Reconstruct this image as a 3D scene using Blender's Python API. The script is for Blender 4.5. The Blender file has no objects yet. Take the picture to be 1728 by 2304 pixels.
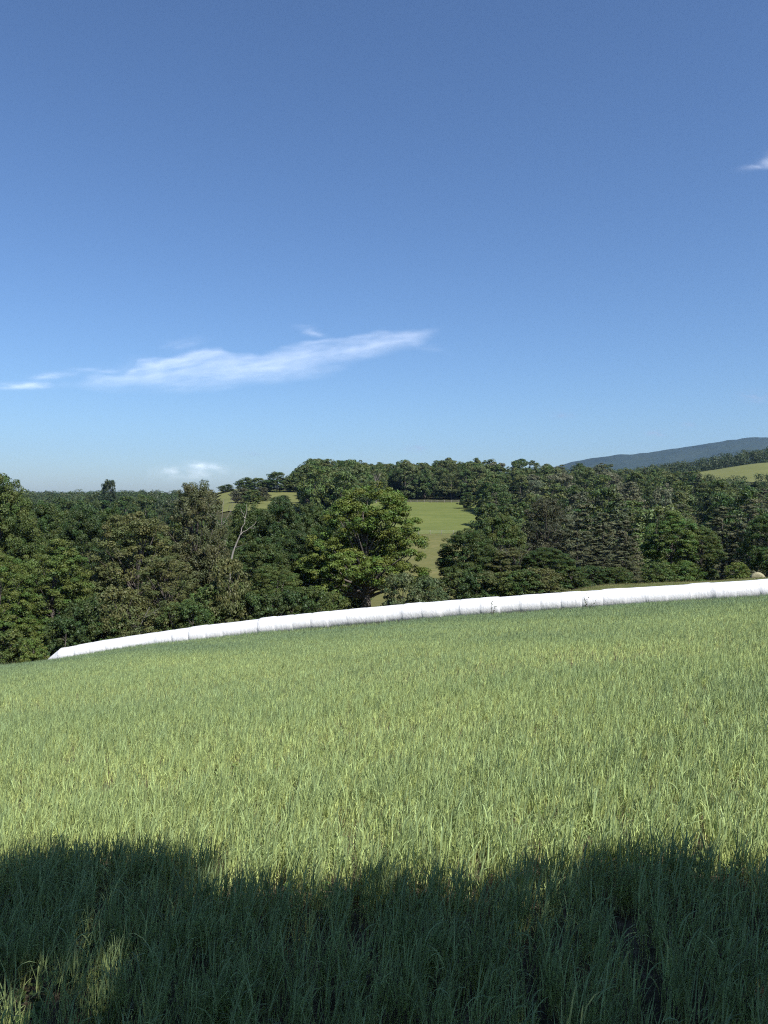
import bpy, math, random
import numpy as np
from mathutils import Vector, noise

rng = np.random.default_rng(11)
random.seed(11)
R = math.radians
EYE = 1.65              # camera height above the ground it stands on
F, CX, HZ = 1728.0, 864.0, 1130.0   # focal length (photo pixels), centre column, horizon row
KD = 1728.0 / 1659.0    # factor from the scaled preview to photo pixels

sc = bpy.context.scene
col = sc.collection

# ------------------------------------------------------------------ helpers
def tag(o, label=None, cat=None, group=None, kind=None):
    if label: o['label'] = label
    if cat: o['category'] = cat
    if group: o['group'] = group
    if kind: o['kind'] = kind
    return o

def mesh_np(name, verts, faces, tint=None, smooth=False):
    """verts (N,3); faces (M,k) all with the same k; tint (N,4) point colours"""
    verts = np.asarray(verts, np.float32); faces = np.asarray(faces, np.int32)
    me = bpy.data.meshes.new(name)
    m, k = faces.shape
    me.vertices.add(len(verts)); me.vertices.foreach_set('co', verts.ravel())
    me.loops.add(m * k); me.loops.foreach_set('vertex_index', faces.ravel())
    me.polygons.add(m)
    me.polygons.foreach_set('loop_start', np.arange(0, m * k, k, dtype=np.int32))
    if smooth: me.polygons.foreach_set('use_smooth', np.ones(m, bool))
    if tint is not None:
        a = me.attributes.new('tint', 'FLOAT_COLOR', 'POINT')
        a.data.foreach_set('color', np.asarray(tint, np.float32).ravel())
    me.update(calc_edges=True)
    return me

def link(name, me, mat=None, parent=None, loc=None):
    o = bpy.data.objects.new(name, me)
    col.objects.link(o)
    if mat is not None and me is not None and not me.materials: me.materials.append(mat)
    if parent is not None: o.parent = parent
    if loc is not None: o.location = loc
    return o

def empty(name, loc):
    o = bpy.data.objects.new(name, None); col.objects.link(o)
    o.location = loc; o.empty_display_size = .3
    return o

class Geo:
    """collects quads / tubes into one mesh"""
    def __init__(s): s.v = []; s.f = []; s.t = []; s.n = 0
    def add(s, v, f, t=None):
        v = np.asarray(v, float); f = np.asarray(f, int)
        s.v.append(v); s.f.append(f + s.n); s.n += len(v)
        s.t.append(np.tile([.5, .5, .5, 1.], (len(v), 1)) if t is None else np.asarray(t, float))
    def tube(s, pts, rad, sides=6, t=None):
        pts = np.asarray(pts, float); rad = np.asarray(rad, float)
        n = len(pts)
        d = np.gradient(pts, axis=0); d /= np.linalg.norm(d, axis=1)[:, None] + 1e-9
        ref = np.array([0, 0, 1.]) if abs(d[0, 2]) < .8 else np.array([1., 0, 0])
        a = np.cross(d, ref); a /= np.linalg.norm(a, axis=1)[:, None] + 1e-9
        b = np.cross(d, a)
        th = np.linspace(0, 2 * math.pi, sides, endpoint=False)
        v = pts[:, None] + rad[:, None, None] * (np.cos(th)[None, :, None] * a[:, None] + np.sin(th)[None, :, None] * b[:, None])
        i = np.arange(n - 1)[:, None] * sides; j = np.arange(sides)[None]; k = (j + 1) % sides
        f = np.stack([i + j, i + k, i + sides + k, i + sides + j], -1).reshape(-1, 4)
        s.add(v.reshape(-1, 3), f, None if t is None else np.tile(t, (n * sides, 1)))
    def mesh(s, name, smooth=False):
        return mesh_np(name, np.concatenate(s.v), np.concatenate(s.f), np.concatenate(s.t), smooth)

# ------------------------------------------------------------------ terrain
def f_field(x, y):
    yy = np.clip(y, -60, 60); xx = np.clip(x, -60, 60)
    return -EYE - .1296 * yy + .0922 * xx - .000777 * xx * xx * np.clip(yy / 45, 0, 1.2)

DK = np.array([52, 60, 75, 100, 140, 190, 250, 320, 400, 500, 650, 850, 1200, 2000, 9000.])
UK = np.array([-.8, -.5, -.3, -.2, -.1, 0, .1, .2, .3, .4, .5, .8])
TB = np.array([
    [-14, -16, -19, -22, -25, -25, -22, -18, -14, -11, -7, -3, -5, -15, -60],
    [-11.3, -13.0, -16, -20, -24, -24, -20, -16, -12, -9, -5, -1, -3, -12, -60],
    [-10.0, -11.6, -14.5, -18, -22, -22, -17, -12, -9, -7, -4, -1, -3, -12, -60],
    [-9.4, -10.9, -13.5, -17, -21, -18, -9, -.5, 6.8, 7, 3, -1, -3, -12, -60],
    [-8.6, -10.0, -12.5, -16, -20, -17, -8, -.5, 6.0, 10, 8, 0, -3, -12, -60],
    [-8.1, -9.3, -11.8, -14.5, -17.5, -14.5, -9.3, -3.3, 3, 10, 9, 2, 0, -10, -60],
    [-7.5, -8.5, -10.6, -14, -17, -14, -9, -3, 3, 11, 10, 4, 0, -10, -60],
    [-6.9, -7.3, -9.0, -13, -17, -15, -10, -4, 3, 12, 13, 8, 0, -10, -60],
    [-6.4, -6.5, -8.0, -12, -16, -15, -10, -4, 3, 12, 18, 14, 5, -10, -60],
    [-6.1, -6.2, -8.2, -11.5, -15, -14, -9.5, -5, 1, 11, 25, 27, 14, -5, -60],
    [-5.9, -5.9, -8.1, -11, -14, -13, -9, -6, -1, 15, 33, 43, 25, 0, -60],
    [-5.9, -5.9, -7.0, -10.5, -14, -13, -9, -5, 2, 20, 40, 50, 30, 0, -60]])

def row_depth(u): return 51.2 - 11.9 * u + 1.4

ROW_REF = None; ROW_U = ROW_Y = np.array([-1., 1.])

def ground(x, y):
    """world ground height (numpy, vectorised)"""
    x = np.asarray(x, float); y = np.asarray(y, float)
    yy = np.maximum(y, 52.); u = np.clip(x / yy, UK[0], UK[-1])
    ld = np.interp(np.log(np.clip(yy, DK[0], DK[-1])), np.log(DK), np.arange(len(DK)))
    lu = np.interp(u, UK, np.arange(len(UK)))
    i = np.clip(ld.astype(int), 0, len(DK) - 2); j = np.clip(lu.astype(int), 0, len(UK) - 2)
    a = ld - i; b = lu - j
    a = .35 * a + .65 * a * a * (3 - 2 * a); b = .3 * b + .7 * b * b * (3 - 2 * b)
    t = (TB[j, i] * (1 - a) * (1 - b) + TB[j, i + 1] * a * (1 - b) + TB[j + 1, i] * (1 - a) * b + TB[j + 1, i + 1] * a * b)
    w = np.clip((y - 46) / 12., 0, 1); w = w * w * (3 - 2 * w)
    bump = .035 * np.sin(x * .55 + 1.3 * np.sin(y * .21)) * np.sin(y * .43 + x * .13)
    g0 = EYE + f_field(x, y) * (1 - w) + t * w
    uu = np.clip(x / np.maximum(y, 20.), -.45, .55); rd = row_depth(uu)
    want = EYE - (np.interp(uu, ROW_U, ROW_Y) - HZ) / F * rd - 1.235
    if ROW_REF is not None:
        k = np.exp(-((y - rd) / 6.5) ** 2) * np.clip((.8 - np.abs(x / np.maximum(y, 20.))) / .2, 0, 1)
        g0 = g0 + (want - np.interp(uu, ROW_U, ROW_REF)) * k
    return g0 + bump

ROW_REF = None
ROW_U = np.linspace(-.45, .55, 60)
_px = np.array([150, 400, 600, 800, 1000, 1200, 1400, 1659]) * KD; _py = np.array([1396, 1357, 1331, 1312, 1295, 1280, 1266.5, 1250]) * KD
ROW_Y = np.polyval(np.polyfit((_px - CX) / F, _py, 3), ROW_U)
ROW_REF = ground(ROW_U * row_depth(ROW_U), row_depth(ROW_U))

def gz(x, y): return float(ground(x, y))

def crop_edge(x):
    """depth at which the crop stops, as a function of u=x/y"""
    u = np.clip(x, -.7, .8)
    return (51.65 - 12. * u)


# ------------------------------------------------------------------ materials
def new_mat(name):
    m = bpy.data.materials.new(name); m.use_nodes = True
    nt = m.node_tree; nt.nodes.clear()
    return m, nt, nt.nodes.new, nt.links.new

def ramp(nt, stops):
    r = nt.nodes.new('ShaderNodeValToRGB'); e = r.color_ramp.elements
    while len(e) < len(stops): e.new(.5)
    for k, (p, c) in enumerate(stops):
        e[k].position = p; e[k].color = (c[0] * .76, c[1] * .76, c[2] * .76, 1)
    return r

def leaf_mat(name, lo=.55, hi=.95, transl=.22, warm=.12, rough=.5):
    m, nt, N, L = new_mat(name)
    oi = N('ShaderNodeObjectInfo'); at = N('ShaderNodeAttribute'); at.attribute_name = 'tint'
    sep = N('ShaderNodeSeparateColor'); L(at.outputs['Color'], sep.inputs[0])
    mr = N('ShaderNodeMapRange'); mr.inputs[3].default_value = lo; mr.inputs[4].default_value = hi
    L(sep.outputs[1], mr.inputs[0])
    hs = N('ShaderNodeHueSaturation'); L(oi.outputs['Color'], hs.inputs['Color'])
    L(mr.outputs[0], hs.inputs['Value'])
    hu = N('ShaderNodeMapRange'); hu.inputs[3].default_value = .5 - warm * .35; hu.inputs[4].default_value = .5 + warm * .2
    L(sep.outputs[0], hu.inputs[0]); L(hu.outputs[0], hs.inputs['Hue'])
    p = N('ShaderNodeBsdfPrincipled'); p.inputs['Roughness'].default_value = rough
    p.inputs['Specular IOR Level'].default_value = .18
    L(hs.outputs[0], p.inputs['Base Color'])
    t = N('ShaderNodeBsdfTranslucent')
    h2 = N('ShaderNodeHueSaturation'); h2.inputs['Hue'].default_value = .485; h2.inputs['Saturation'].default_value = 1.15
    h2.inputs['Value'].default_value = 1.2
    L(hs.outputs[0], h2.inputs['Color']); L(h2.outputs[0], t.inputs['Color'])
    mx = N('ShaderNodeMixShader'); mx.inputs[0].default_value = transl
    L(p.outputs[0], mx.inputs[1]); L(t.outputs[0], mx.inputs[2])
    o = N('ShaderNodeOutputMaterial'); L(mx.outputs[0], o.inputs[0])
    return m

def bark_mat(name, a, b, scale=6):
    m, nt, N, L = new_mat(name)
    tc = N('ShaderNodeTexCoord'); mp = N('ShaderNodeMapping'); mp.inputs['Scale'].default_value = (1, 1, .2)
    L(tc.outputs['Object'], mp.inputs[0])
    nz = N('ShaderNodeTexNoise'); nz.inputs['Scale'].default_value = scale; nz.inputs['Detail'].default_value = 5
    L(mp.outputs[0], nz.inputs[0])
    r = ramp(nt, [(.3, a), (.7, b)]); L(nz.outputs[0], r.inputs[0])
    p = N('ShaderNodeBsdfPrincipled'); p.inputs['Roughness'].default_value = .9
    bp = N('ShaderNodeBump'); bp.inputs['Strength'].default_value = .6; bp.inputs['Distance'].default_value = .05
    L(nz.outputs[0], bp.inputs['Height']); L(bp.outputs[0], p.inputs['Normal'])
    L(r.outputs[0], p.inputs['Base Color'])
    o = N('ShaderNodeOutputMaterial'); L(p.outputs[0], o.inputs[0])
    return m

def noise_mat(name, stops, scale, detail=6, stretch=(1, 1, 1), scale2=None, rough=.95, bump=0., bdist=.1, spec=.1):
    m, nt, N, L = new_mat(name)
    tc = N('ShaderNodeTexCoord'); mp = N('ShaderNodeMapping'); mp.inputs['Scale'].default_value = stretch
    L(tc.outputs['Object'], mp.inputs[0])
    nz = N('ShaderNodeTexNoise'); nz.inputs['Scale'].default_value = scale; nz.inputs['Detail'].default_value = detail
    nz.inputs['Roughness'].default_value = .65
    L(mp.outputs[0], nz.inputs[0])
    src = nz.outputs[0]
    if scale2:
        n2 = N('ShaderNodeTexNoise'); n2.inputs['Scale'].default_value = scale2; n2.inputs['Detail'].default_value = 3
        L(mp.outputs[0], n2.inputs[0])
        mm = N('ShaderNodeMix'); mm.inputs[0].default_value = .5
        L(nz.outputs[0], mm.inputs[2]); L(n2.outputs[0], mm.inputs[3]); src = mm.outputs[0]
    r = ramp(nt, stops); L(src, r.inputs[0])
    p = N('ShaderNodeBsdfPrincipled'); p.inputs['Roughness'].default_value = rough
    p.inputs['Specular IOR Level'].default_value = spec
    L(r.outputs[0], p.inputs['Base Color'])
    if bump:
        bp = N('ShaderNodeBump'); bp.inputs['Strength'].default_value = bump; bp.inputs['Distance'].default_value = bdist
        L(nz.outputs[0], bp.inputs['Height']); L(bp.outputs[0], p.inputs['Normal'])
    o = N('ShaderNodeOutputMaterial'); L(p.outputs[0], o.inputs[0])
    return m

M_leaf = leaf_mat('broad_leaves')
M_pine = leaf_mat('pine_needles', lo=.52, hi=.95, transl=.12, warm=.1, rough=.6)
M_bark = bark_mat('grey_brown_bark', (.045, .036, .028), (.13, .11, .09))
M_pale = bark_mat('bleached_dead_wood', (.30, .27, .22), (.52, .48, .42), 4)
M_dim = bark_mat('weathered_grey_twigs', (.12, .105, .09), (.26, .23, .2), 4)

# ------------------------------------------------------------------ ground sheet
def spaced(lim, n, a):
    t = np.linspace(-1, 1, n); return lim * np.sinh(a * t) / math.sinh(a)
def build_ground():
    xs = spaced(5200, 260, 7.5)
    t = np.linspace(0, 1, 300); ys = -40 + (6800 + 40) * np.sinh(6.2 * t) / math.sinh(6.2)
    X, Y = np.meshgrid(xs, ys)
    Z = ground(X, Y)
    V = np.stack([X, Y, Z], -1).reshape(-1, 3)
    nx, ny = len(xs), len(ys)
    i = np.arange(ny - 1)[:, None] * nx; j = np.arange(nx - 1)[None]
    Fq = np.stack([i + j, i + j + 1, i + nx + j + 1, i + nx + j], -1).reshape(-1, 4)
    x = V[:, 0]; y = V[:, 1]; u = x / np.maximum(y, 8)
    soil = np.clip((crop_edge(u) + .8 - y) / 1.2, 0, 1)
    gr = np.clip((u - .0) / .1, 0, 1) * np.clip((76 - y) / 8, 0, 1)
    far = np.clip((y - 900) / 500, 0, 1)
    tint = np.stack([soil, gr, far, np.ones_like(x)], -1)
    me = mesh_np('ground', V, Fq, tint, True)
    m, nt, N, L = new_mat('field_soil_and_woodland_floor')
    at = N('ShaderNodeAttribute'); at.attribute_name = 'tint'
    sep = N('ShaderNodeSeparateColor'); L(at.outputs['Color'], sep.inputs[0])
    tc = N('ShaderNodeTexCoord')
    def nz(s, d=6):
        n = N('ShaderNodeTexNoise'); n.inputs['Scale'].default_value = s; n.inputs['Detail'].default_value = d
        n.inputs['Roughness'].default_value = .7
        L(tc.outputs['Object'], n.inputs[0]); return n
    a = nz(14); b = nz(.6, 4); c = nz(.05, 8)
    soilr = ramp(nt, [(.3, (.045, .035, .022)), (.5, (.10, .080, .050)), (.66, (.22, .185, .12)), (.8, (.32, .28, .19))]); L(a.outputs[0], soilr.inputs[0])
    grr = ramp(nt, [(.3, (.07, .088, .025)), (.6, (.13, .14, .05)), (.8, (.18, .175, .08))]); L(b.outputs[0], grr.inputs[0])
    wdr = ramp(nt, [(.3, (.03, .034, .014)), (.7, (.075, .075, .03))]); L(b.outputs[0], wdr.inputs[0])
    frr = ramp(nt, [(.35, (.03, .05, .016)), (.65, (.06, .085, .028))]); L(c.outputs[0], frr.inputs[0])
    def mix(f, A, B):
        x = N('ShaderNodeMix'); x.data_type = 'RGBA'; L(f, x.inputs[0]); L(A, x.inputs[6]); L(B, x.inputs[7]); return x.outputs[2]
    k = mix(sep.outputs[1], wdr.outputs[0], grr.outputs[0])
    k = mix(sep.outputs[2], k, frr.outputs[0])
    k = mix(sep.outputs[0], k, soilr.outputs[0])
    p = N('ShaderNodeBsdfPrincipled'); p.inputs['Roughness'].default_value = 1; p.inputs['Specular IOR Level'].default_value = .05
    bp = N('ShaderNodeBump'); bp.inputs['Strength'].default_value = .7; bp.inputs['Distance'].default_value = .04
    L(a.outputs[0], bp.inputs['Height']); L(bp.outputs[0], p.inputs['Normal'])
    L(k, p.inputs['Base Color']); o = N('ShaderNodeOutputMaterial'); L(p.outputs[0], o.inputs[0])
    return tag(link('ground', me, m), kind='structure')
build_ground()

def land_sheet(name, outline, mat, lift, step):
    """open land following the terrain inside an outline given as (u, depth)"""
    P = np.array(outline); ix, iy = P[:, 0] * P[:, 1], P[:, 1]
    x0, x1, y0, y1 = ix.min(), ix.max(), iy.min(), iy.max()
    xs = np.arange(x0, x1 + step, step); ys = np.arange(y0, y1 + step, step)
    X, Y = np.meshgrid(xs, ys); nx = len(xs)
    def inside(px, py):
        c = np.zeros(px.shape, bool); n = len(ix); j = n - 1
        for i in range(n):
            cond = ((iy[i] > py) != (iy[j] > py)) & (px < (ix[j] - ix[i]) * (py - iy[i]) / (iy[j] - iy[i] + 1e-12) + ix[i])
            c ^= cond; j = i
        return c
    V = np.stack([X, Y, ground(X, Y) + lift], -1).reshape(-1, 3)
    i = np.arange(len(ys) - 1)[:, None] * nx; j = np.arange(nx - 1)[None]
    Fq = np.stack([i + j, i + j + 1, i + nx + j + 1, i + nx + j], -1).reshape(-1, 4)
    cen = V[Fq].mean(1)
    Fq = Fq[inside(cen[:, 0], cen[:, 1])]
    used, inv = np.unique(Fq, return_inverse=True)
    me = mesh_np(name, V[used], inv.reshape(-1, 4), None, True)
    return tag(link(name, me, mat), kind='structure')

M_meadow = noise_mat('mown_meadow_grass', [(.3, (.078, .105, .026)), (.5, (.118, .142, .038)), (.7, (.165, .178, .056))], .05, 9, (1, 3.2, 1), .6, bump=.5, bdist=.4)
M_pasture = noise_mat('rough_brown_pasture', [(.3, (.080, .092, .028)), (.5, (.130, .130, .045)), (.7, (.19, .165, .070))], .07, 9, (1, 2.2, 1), .8, bump=.6, bdist=.5)
M_hill = noise_mat('hill_hayfield_grass', [(.3, (.095, .11, .034)), (.55, (.14, .148, .05)), (.75, (.19, .188, .075))], .03, 8, (1, 2.5, 1), .3, bump=.4, bdist=.4)
land_sheet('meadow', [(-.04, 237), (.19, 232), (.19, 300), (.15, 352), (.05, 356), (-.04, 358)], M_meadow, .3, 2.5)
land_sheet('pasture', [(-.06, 64), (.04, 64), (.16, 120), (.19, 231), (-.04, 236)], M_pasture, .3, 2.5)
land_sheet('upland_pasture', [(-.215, 290), (-.108, 290), (-.108, 386), (-.17, 390), (-.215, 386)], M_hill, .4, 3)
land_sheet('hill_field', [(.375, 540), (.40, 600), (.42, 640), (.455, 668), (.70, 690), (.72, 470), (.40, 480)], M_hill, .5, 5)

# ------------------------------------------------------------------ leaves and trees
def unit(v): return v / (np.linalg.norm(v, axis=-1, keepdims=True) + 1e-9)

def leaf_cards(cent, rad, n, size, g, squash=.75, aspect=.58, upb=.35, shell=.5, droop=0., needle=False):
    C = len(cent)
    d = unit(g.normal(size=(C, n, 3))); d[..., 2] += .25; d = unit(d)
    rr = shell + (1 - shell) * g.random((C, n, 1)) ** .6
    off = d * rr * rad[:, None, None]; off[..., 2] *= squash
    p = (cent[:, None] + off).reshape(-1, 3); d = d.reshape(-1, 3)
    k = len(p)
    nor = unit(d * .9 + g.normal(size=(k, 3)) * .45 + np.array([0, 0, upb]))
    t = g.normal(size=(k, 3)) if not needle else unit(d * 1.1 + g.normal(size=(k, 3)) * .5 + np.array([0, 0, .25]))
    t[:, 2] -= droop
    t = unit(t - nor * (t * nor).sum(1, keepdims=True)); b = np.cross(nor, t)
    s = size * (.6 + .8 * g.random((k, 1)))
    q = np.stack([p - t * s * .5, p + b * s * aspect * .5 + t * s * .06, p + t * s * .5, p - b * s * aspect * .5 + t * s * .06], 1)
    ct = np.repeat(g.random((C, 1)), n, 1).reshape(-1); lt = g.random(k)
    tint = np.stack([ct, .5 * lt + .5 * np.repeat(g.random((C, 1)), n, 1).reshape(-1), lt, np.ones(k)], -1)
    return q.reshape(-1, 3), np.arange(k * 4).reshape(-1, 4), np.repeat(tint, 4, 0)

def sample_lobes(lobes, n, g, inner=.22):
    lobes = np.array(lobes, float)
    w = (lobes[:, 3] * lobes[:, 5]) ** 1.0; w /= w.sum()
    out = []
    while len(out) < n:
        l = lobes[g.choice(len(lobes), p=w)]
        d = unit(g.normal(size=3))
        if d[2] < -.55 and g.random() < .7: continue
        r = .45 + .35 * g.random() if g.random() < inner else .8 + .25 * g.random()
        p = l[:3] + d * l[3:6] * r
        deep = ((p - lobes[:, :3]) / lobes[:, 3:6])
        if ((deep ** 2).sum(1) < .3).any() and g.random() < .75: continue
        if p[2] < .5: continue
        out.append(p)
    return np.array(out)

def limb_geo(H, cent, g, r0, fork=.3, nl=26, top=.8, lean=0.):
    G = Geo()
    zs = np.linspace(0, H * top, 9)
    wx = np.cumsum(g.normal(size=9)) * .02 * H * .35; wy = np.cumsum(g.normal(size=9)) * .02 * H * .35
    wx -= wx[0]; wy -= wy[0]; wx += lean * zs
    tr = np.stack([wx, wy, zs], -1)
    rad = r0 * (1 - .86 * zs / zs[-1]) ; rad[0] *= 1.35
    tr[0, 2] -= .6
    G.tube(tr, rad, 9)
    for c in cent[g.permutation(len(cent))[:nl]]:
        zb = max(fork * H, min(c[2] * (.35 + .4 * g.random()), H * top * .95))
        b = np.array([np.interp(zb, zs, wx), np.interp(zb, zs, wy), zb])
        mid = b * .5 + c * .5 + np.array([0, 0, .06 * H * (g.random() - .3)]) + g.normal(size=3) * .02 * H
        t = np.linspace(0, 1, 6)[:, None]
        pts = (1 - t) ** 2 * b + 2 * t * (1 - t) * mid + t * t * c
        rb = r0 * .42 * (1 - .7 * zb / (H * top))
        G.tube(pts, np.linspace(rb, .02, 6), 5)
    return G

def rand_lobes(H, W, g, n=5, low=.2):
    """irregular broadleaf crown of height H and radius W"""
    L = [(0, 0, H * .62, W * .72, W * .72, H * .36)]
    for k in range(n):
        a = 2 * math.pi * (k + g.random() * .8) / n
        zc = H * (low + .18 + .45 * g.random()); rr = W * (.34 + .2 * g.random())
        dd = W * (.95 - .34) * (.65 + .35 * g.random()) * (1 - max(0, zc / H - .62))
        L.append((dd * math.cos(a), dd * math.sin(a), zc, rr, rr, rr * (.75 + .4 * g.random())))
    L.append((W * .2 * g.normal(), W * .2 * g.normal(), H * .86, W * .36, W * .36, H * .13))
    return L

def broadleaf(name, H, W, seed, nclump, nleaf, size, lobes=None, low=.2, cr=.17, r0=.32, fork=.25, lean=0., top=.8, inner=.22, squash=.75, nl=26, droop=0.):
    g = np.random.default_rng(seed)
    lobes = lobes or rand_lobes(H, W, g, low=low)
    c = sample_lobes(lobes, nclump, g, inner)
    rad = W * cr * (.6 + .8 * g.random(nclump))
    v, f, t = leaf_cards(c, rad, nleaf, size, g, squash, droop=droop)
    crown = mesh_np(name + '_crown', v, f, t)
    crown.materials.append(M_leaf)
    tr = limb_geo(H, c, g, r0, fork, nl, top, lean).mesh(name + '_trunk', True); tr.materials.append(M_bark)
    return crown, tr, np.percentile(v[:, 2], 99.6), np.percentile(np.abs(v[:, :2]), 98.5)

def pine(name, H, W, seed, tiers=17, nleaf=70, size=.42, ragged=.35, start=.12):
    g = np.random.default_rng(seed); G = Geo(); cent = []; rad = []
    G.tube(np.stack([np.cumsum(g.normal(size=8)) * .04, np.cumsum(g.normal(size=8)) * .04, np.linspace(-.6, H * .97, 8)], -1), np.linspace(.24, .03, 8), 8)
    for z in np.linspace(H * start, H * .97, tiers):
        k = z / H; Lb = W * (1.02 - k) ** .62 * (1 if k > .3 else .7 + k)
        nb = 5 if k < .85 else 3
        a0 = g.random() * 6.28
        for i in range(nb):
            if g.random() < ragged * .45: continue
            a = a0 + 6.28 * i / nb + g.normal() * .25; l = Lb * (1 - ragged + ragged * 1.5 * g.random())
            tip = np.array([l * math.cos(a), l * math.sin(a), z + l * (.05 + .22 * k) + g.normal() * .15])
            b = np.array([0, 0, z - .1])
            t = np.linspace(0, 1, 4)[:, None]; mid = (b + tip) / 2 - np.array([0, 0, .08 * l])
            G.tube((1 - t) ** 2 * b + 2 * t * (1 - t) * mid + t * t * tip, np.linspace(.05, .012, 4), 4)
            for s in (.5, .78, 1.):
                cent.append((1 - s) ** 2 * b + 2 * s * (1 - s) * mid + s * s * tip + g.normal(size=3) * np.array([.22, .22, .08])); rad.append(.32 + .26 * l * (.5 + .4 * g.random()) * .6)
    cent.append(np.array([0, 0, H * .98])); rad.append(.4)
    v, f, t = leaf_cards(np.array(cent), np.array(rad), nleaf, size, g, .42, aspect=.22, upb=.6, shell=.2, needle=True)
    crown = mesh_np(name + '_crown', v, f, t); crown.materials.append(M_pine)
    tr = G.mesh(name + '_trunk', True); tr.materials.append(M_bark)
    return crown, tr, H, W

def at(xd, depth):
    """preview column + depth -> ground point"""
    u = (xd * KD - CX) / F; x = u * depth
    return x, depth, gz(x, depth)

def top_z(yd, depth): return EYE - (yd * KD - HZ) / F * depth

def tree(name, proto, xd, ytop, wd, depth, colr, label, cat='tree', group=None, rot=None, single=False):
    crown, tr, H, W = proto
    x, y, z = at(xd, depth)
    h = max(1.0, top_z(ytop, depth) - z); w = wd * KD / F * depth / 2
    s = (w / W, w / W, h / H)
    e = empty(name, (x, y, z)); e.scale = s
    e.rotation_euler = (0, 0, random.random() * 6.28 if rot is None else rot)
    tag(e, label, cat, group)
    a = link('crown', crown, None, e); a.color = (*colr, 1)
    b = link('trunk', tr, None, e)
    return e

DARK = (.060, .096, .027); MID = (.080, .118, .032); BRIGHT = (.115, .163, .036); OLIVE = (.104, .122, .043)
GREY = (.120, .136, .076); PINE = (.098, .112, .054); DEEP = (.048, .080, .025); BROWN = (.088, .078, .042)

B = [broadleaf('broadleaf_%s' % n, 15, 5.2, 100 + k, 560, 190, .165, low=-.08, cr=.105) for k, n in enumerate('abcde')]
Bl = [broadleaf('layered_%s' % n, 13, 5.0, 140 + k, 420, 190, .165, low=-.1, cr=.125, squash=.5) for k, n in enumerate('ab')]
Br = [broadleaf('ragged_%s' % n, 14, 4.8, 160 + k, 420, 150, .16, low=-.06, cr=.105, inner=.3, nl=60) for k, n in enumerate('ab')]
P = [pine('pine_%s' % n, 15, 3.9, 200 + k, ragged=.3 + .1 * k) for k, n in enumerate('abc')]
S = [broadleaf('shrub_%s' % n, 5, 3.2, 240 + k, 170, 80, .2, low=-.2, cr=.135, r0=.1, fork=.05) for k, n in enumerate('ab')]

# the walnut in the middle: its own crown shape
wal = [(.6, 0, 10.6, 2.9, 2.7, 2.3), (2.2, .4, 9.0, 2.5, 2.5, 1.9), (-1.2, -.4, 9.6, 2.3, 2.5, 1.8), (3.5, 0, 7.0, 2.0, 2.2, 1.5),
       (-3.2, -.6, 6.6, 2.4, 2.6, 1.6), (-4.6, 0, 4.6, 2.3, 2.4, 1.4), (-1.6, -1.6, 5.2, 2.4, 2.2, 1.5), (1.4, -1.8, 4.9, 2.2, 2, 1.3),
       (3.7, -.6, 4.3, 2.0, 2.0, 1.2), (-3.4, -1.2, 3.0, 2.0, 2.0, 1.0), (.5, 1.5, 7.0, 3.0, 2.4, 2.2), (4.9, .2, 3.3, 1.2, 1.4, .9)]
walnut = broadleaf('walnut', 13.2, 6.0, 31, 640, 180, .16, lobes=wal, cr=.085, r0=.5, fork=.17, top=.78, inner=.1, squash=.6, nl=60, lean=-.02)

T = tree
T('broadleaf_tree', B[0], 6, 1032, 165, 88, MID, 'tall dark green tree cut by the left edge, topping its neighbours')
T('broadleaf_tree', B[3], 48, 1110, 120, 96, DARK, 'dark broadleaf tree right beside the tall tree at the left edge')
T('broadleaf_tree', Bl[0], 4, 1200, 130, 66, (.090, .135, .030), 'yellow green leafy tree low at the left edge, nearest the crop corner')
T('broadleaf_tree', Bl[1], 112, 1168, 165, 70, (.085, .130, .031), 'bright green tree with tiered leaf sprays left of the dark hollow')
T('broadleaf_tree', B[2], 108, 1090, 130, 104, DARK, 'dark round topped tree behind the bright tiered tree, second from the left edge')
T('broadleaf_tree', B[4], 178, 1096, 120, 98, DEEP, 'very dark tree behind and between the tiered tree and the ragged olive tree')
T('broadleaf_tree', B[1], 236, 1100, 120, 112, DARK, 'dark tree standing behind the left shoulder of the ragged olive tree')
T('broadleaf_tree', Br[0], 290, 1112, 190, 77, OLIVE, 'broad ragged olive green tree with bare grey twigs, left of the tallest ragged one')
T('broadleaf_tree', Br[1], 425, 1046, 150, 82, (.092, .104, .045), 'tallest ragged brown green tree with a thin dying top, left of the white snag')
T('broadleaf_tree', Br[1], 362, 1205, 150, 69, OLIVE, 'low olive tree with drooping sprays directly above the white bale row', rot=2.)
T('shrub', S[0], 262, 1268, 120, 66, OLIVE, 'olive bush with tangled pale twigs beside the dark hollow', 'shrub')
T('shrub', S[1], 455, 1262, 130, 66, MID, 'green bush at the foot of the ragged trees below the white snag', 'shrub')
T('shrub', S[1], 72, 1378, 60, 61, BRIGHT, 'small yellow green bush at the left end of the bale row', 'shrub')
T('broadleaf_tree', B[0], 545, 1090, 130, 92, DARK, 'dark tree right behind the white snag')
T('broadleaf_tree', B[2], 605, 1082, 130, 90, DEEP, 'tallest of the dense dark trees left of the walnut')
T('broadleaf_tree', B[3], 672, 1092, 110, 96, DARK, 'dense dark tree half hidden behind the walnut crown')
T('broadleaf_tree', B[1], 560, 1165, 135, 76, DARK, 'dense dark tree in front, just right of the white snag', rot=1.)
T('broadleaf_tree', B[4], 640, 1150, 130, 80, DEEP, 'dense very dark tree touching the left side of the walnut')
T('broadleaf_tree', Bl[0], 600, 1225, 120, 70, MID, 'low mid green tree with pale bare branch stubs above the bale row', rot=.6)
T('walnut_tree', walnut, 790, 1056, 262, 78, (.104, .156, .031), 'large open yellow green walnut with forked dark trunk in the middle', rot=0.)
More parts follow.
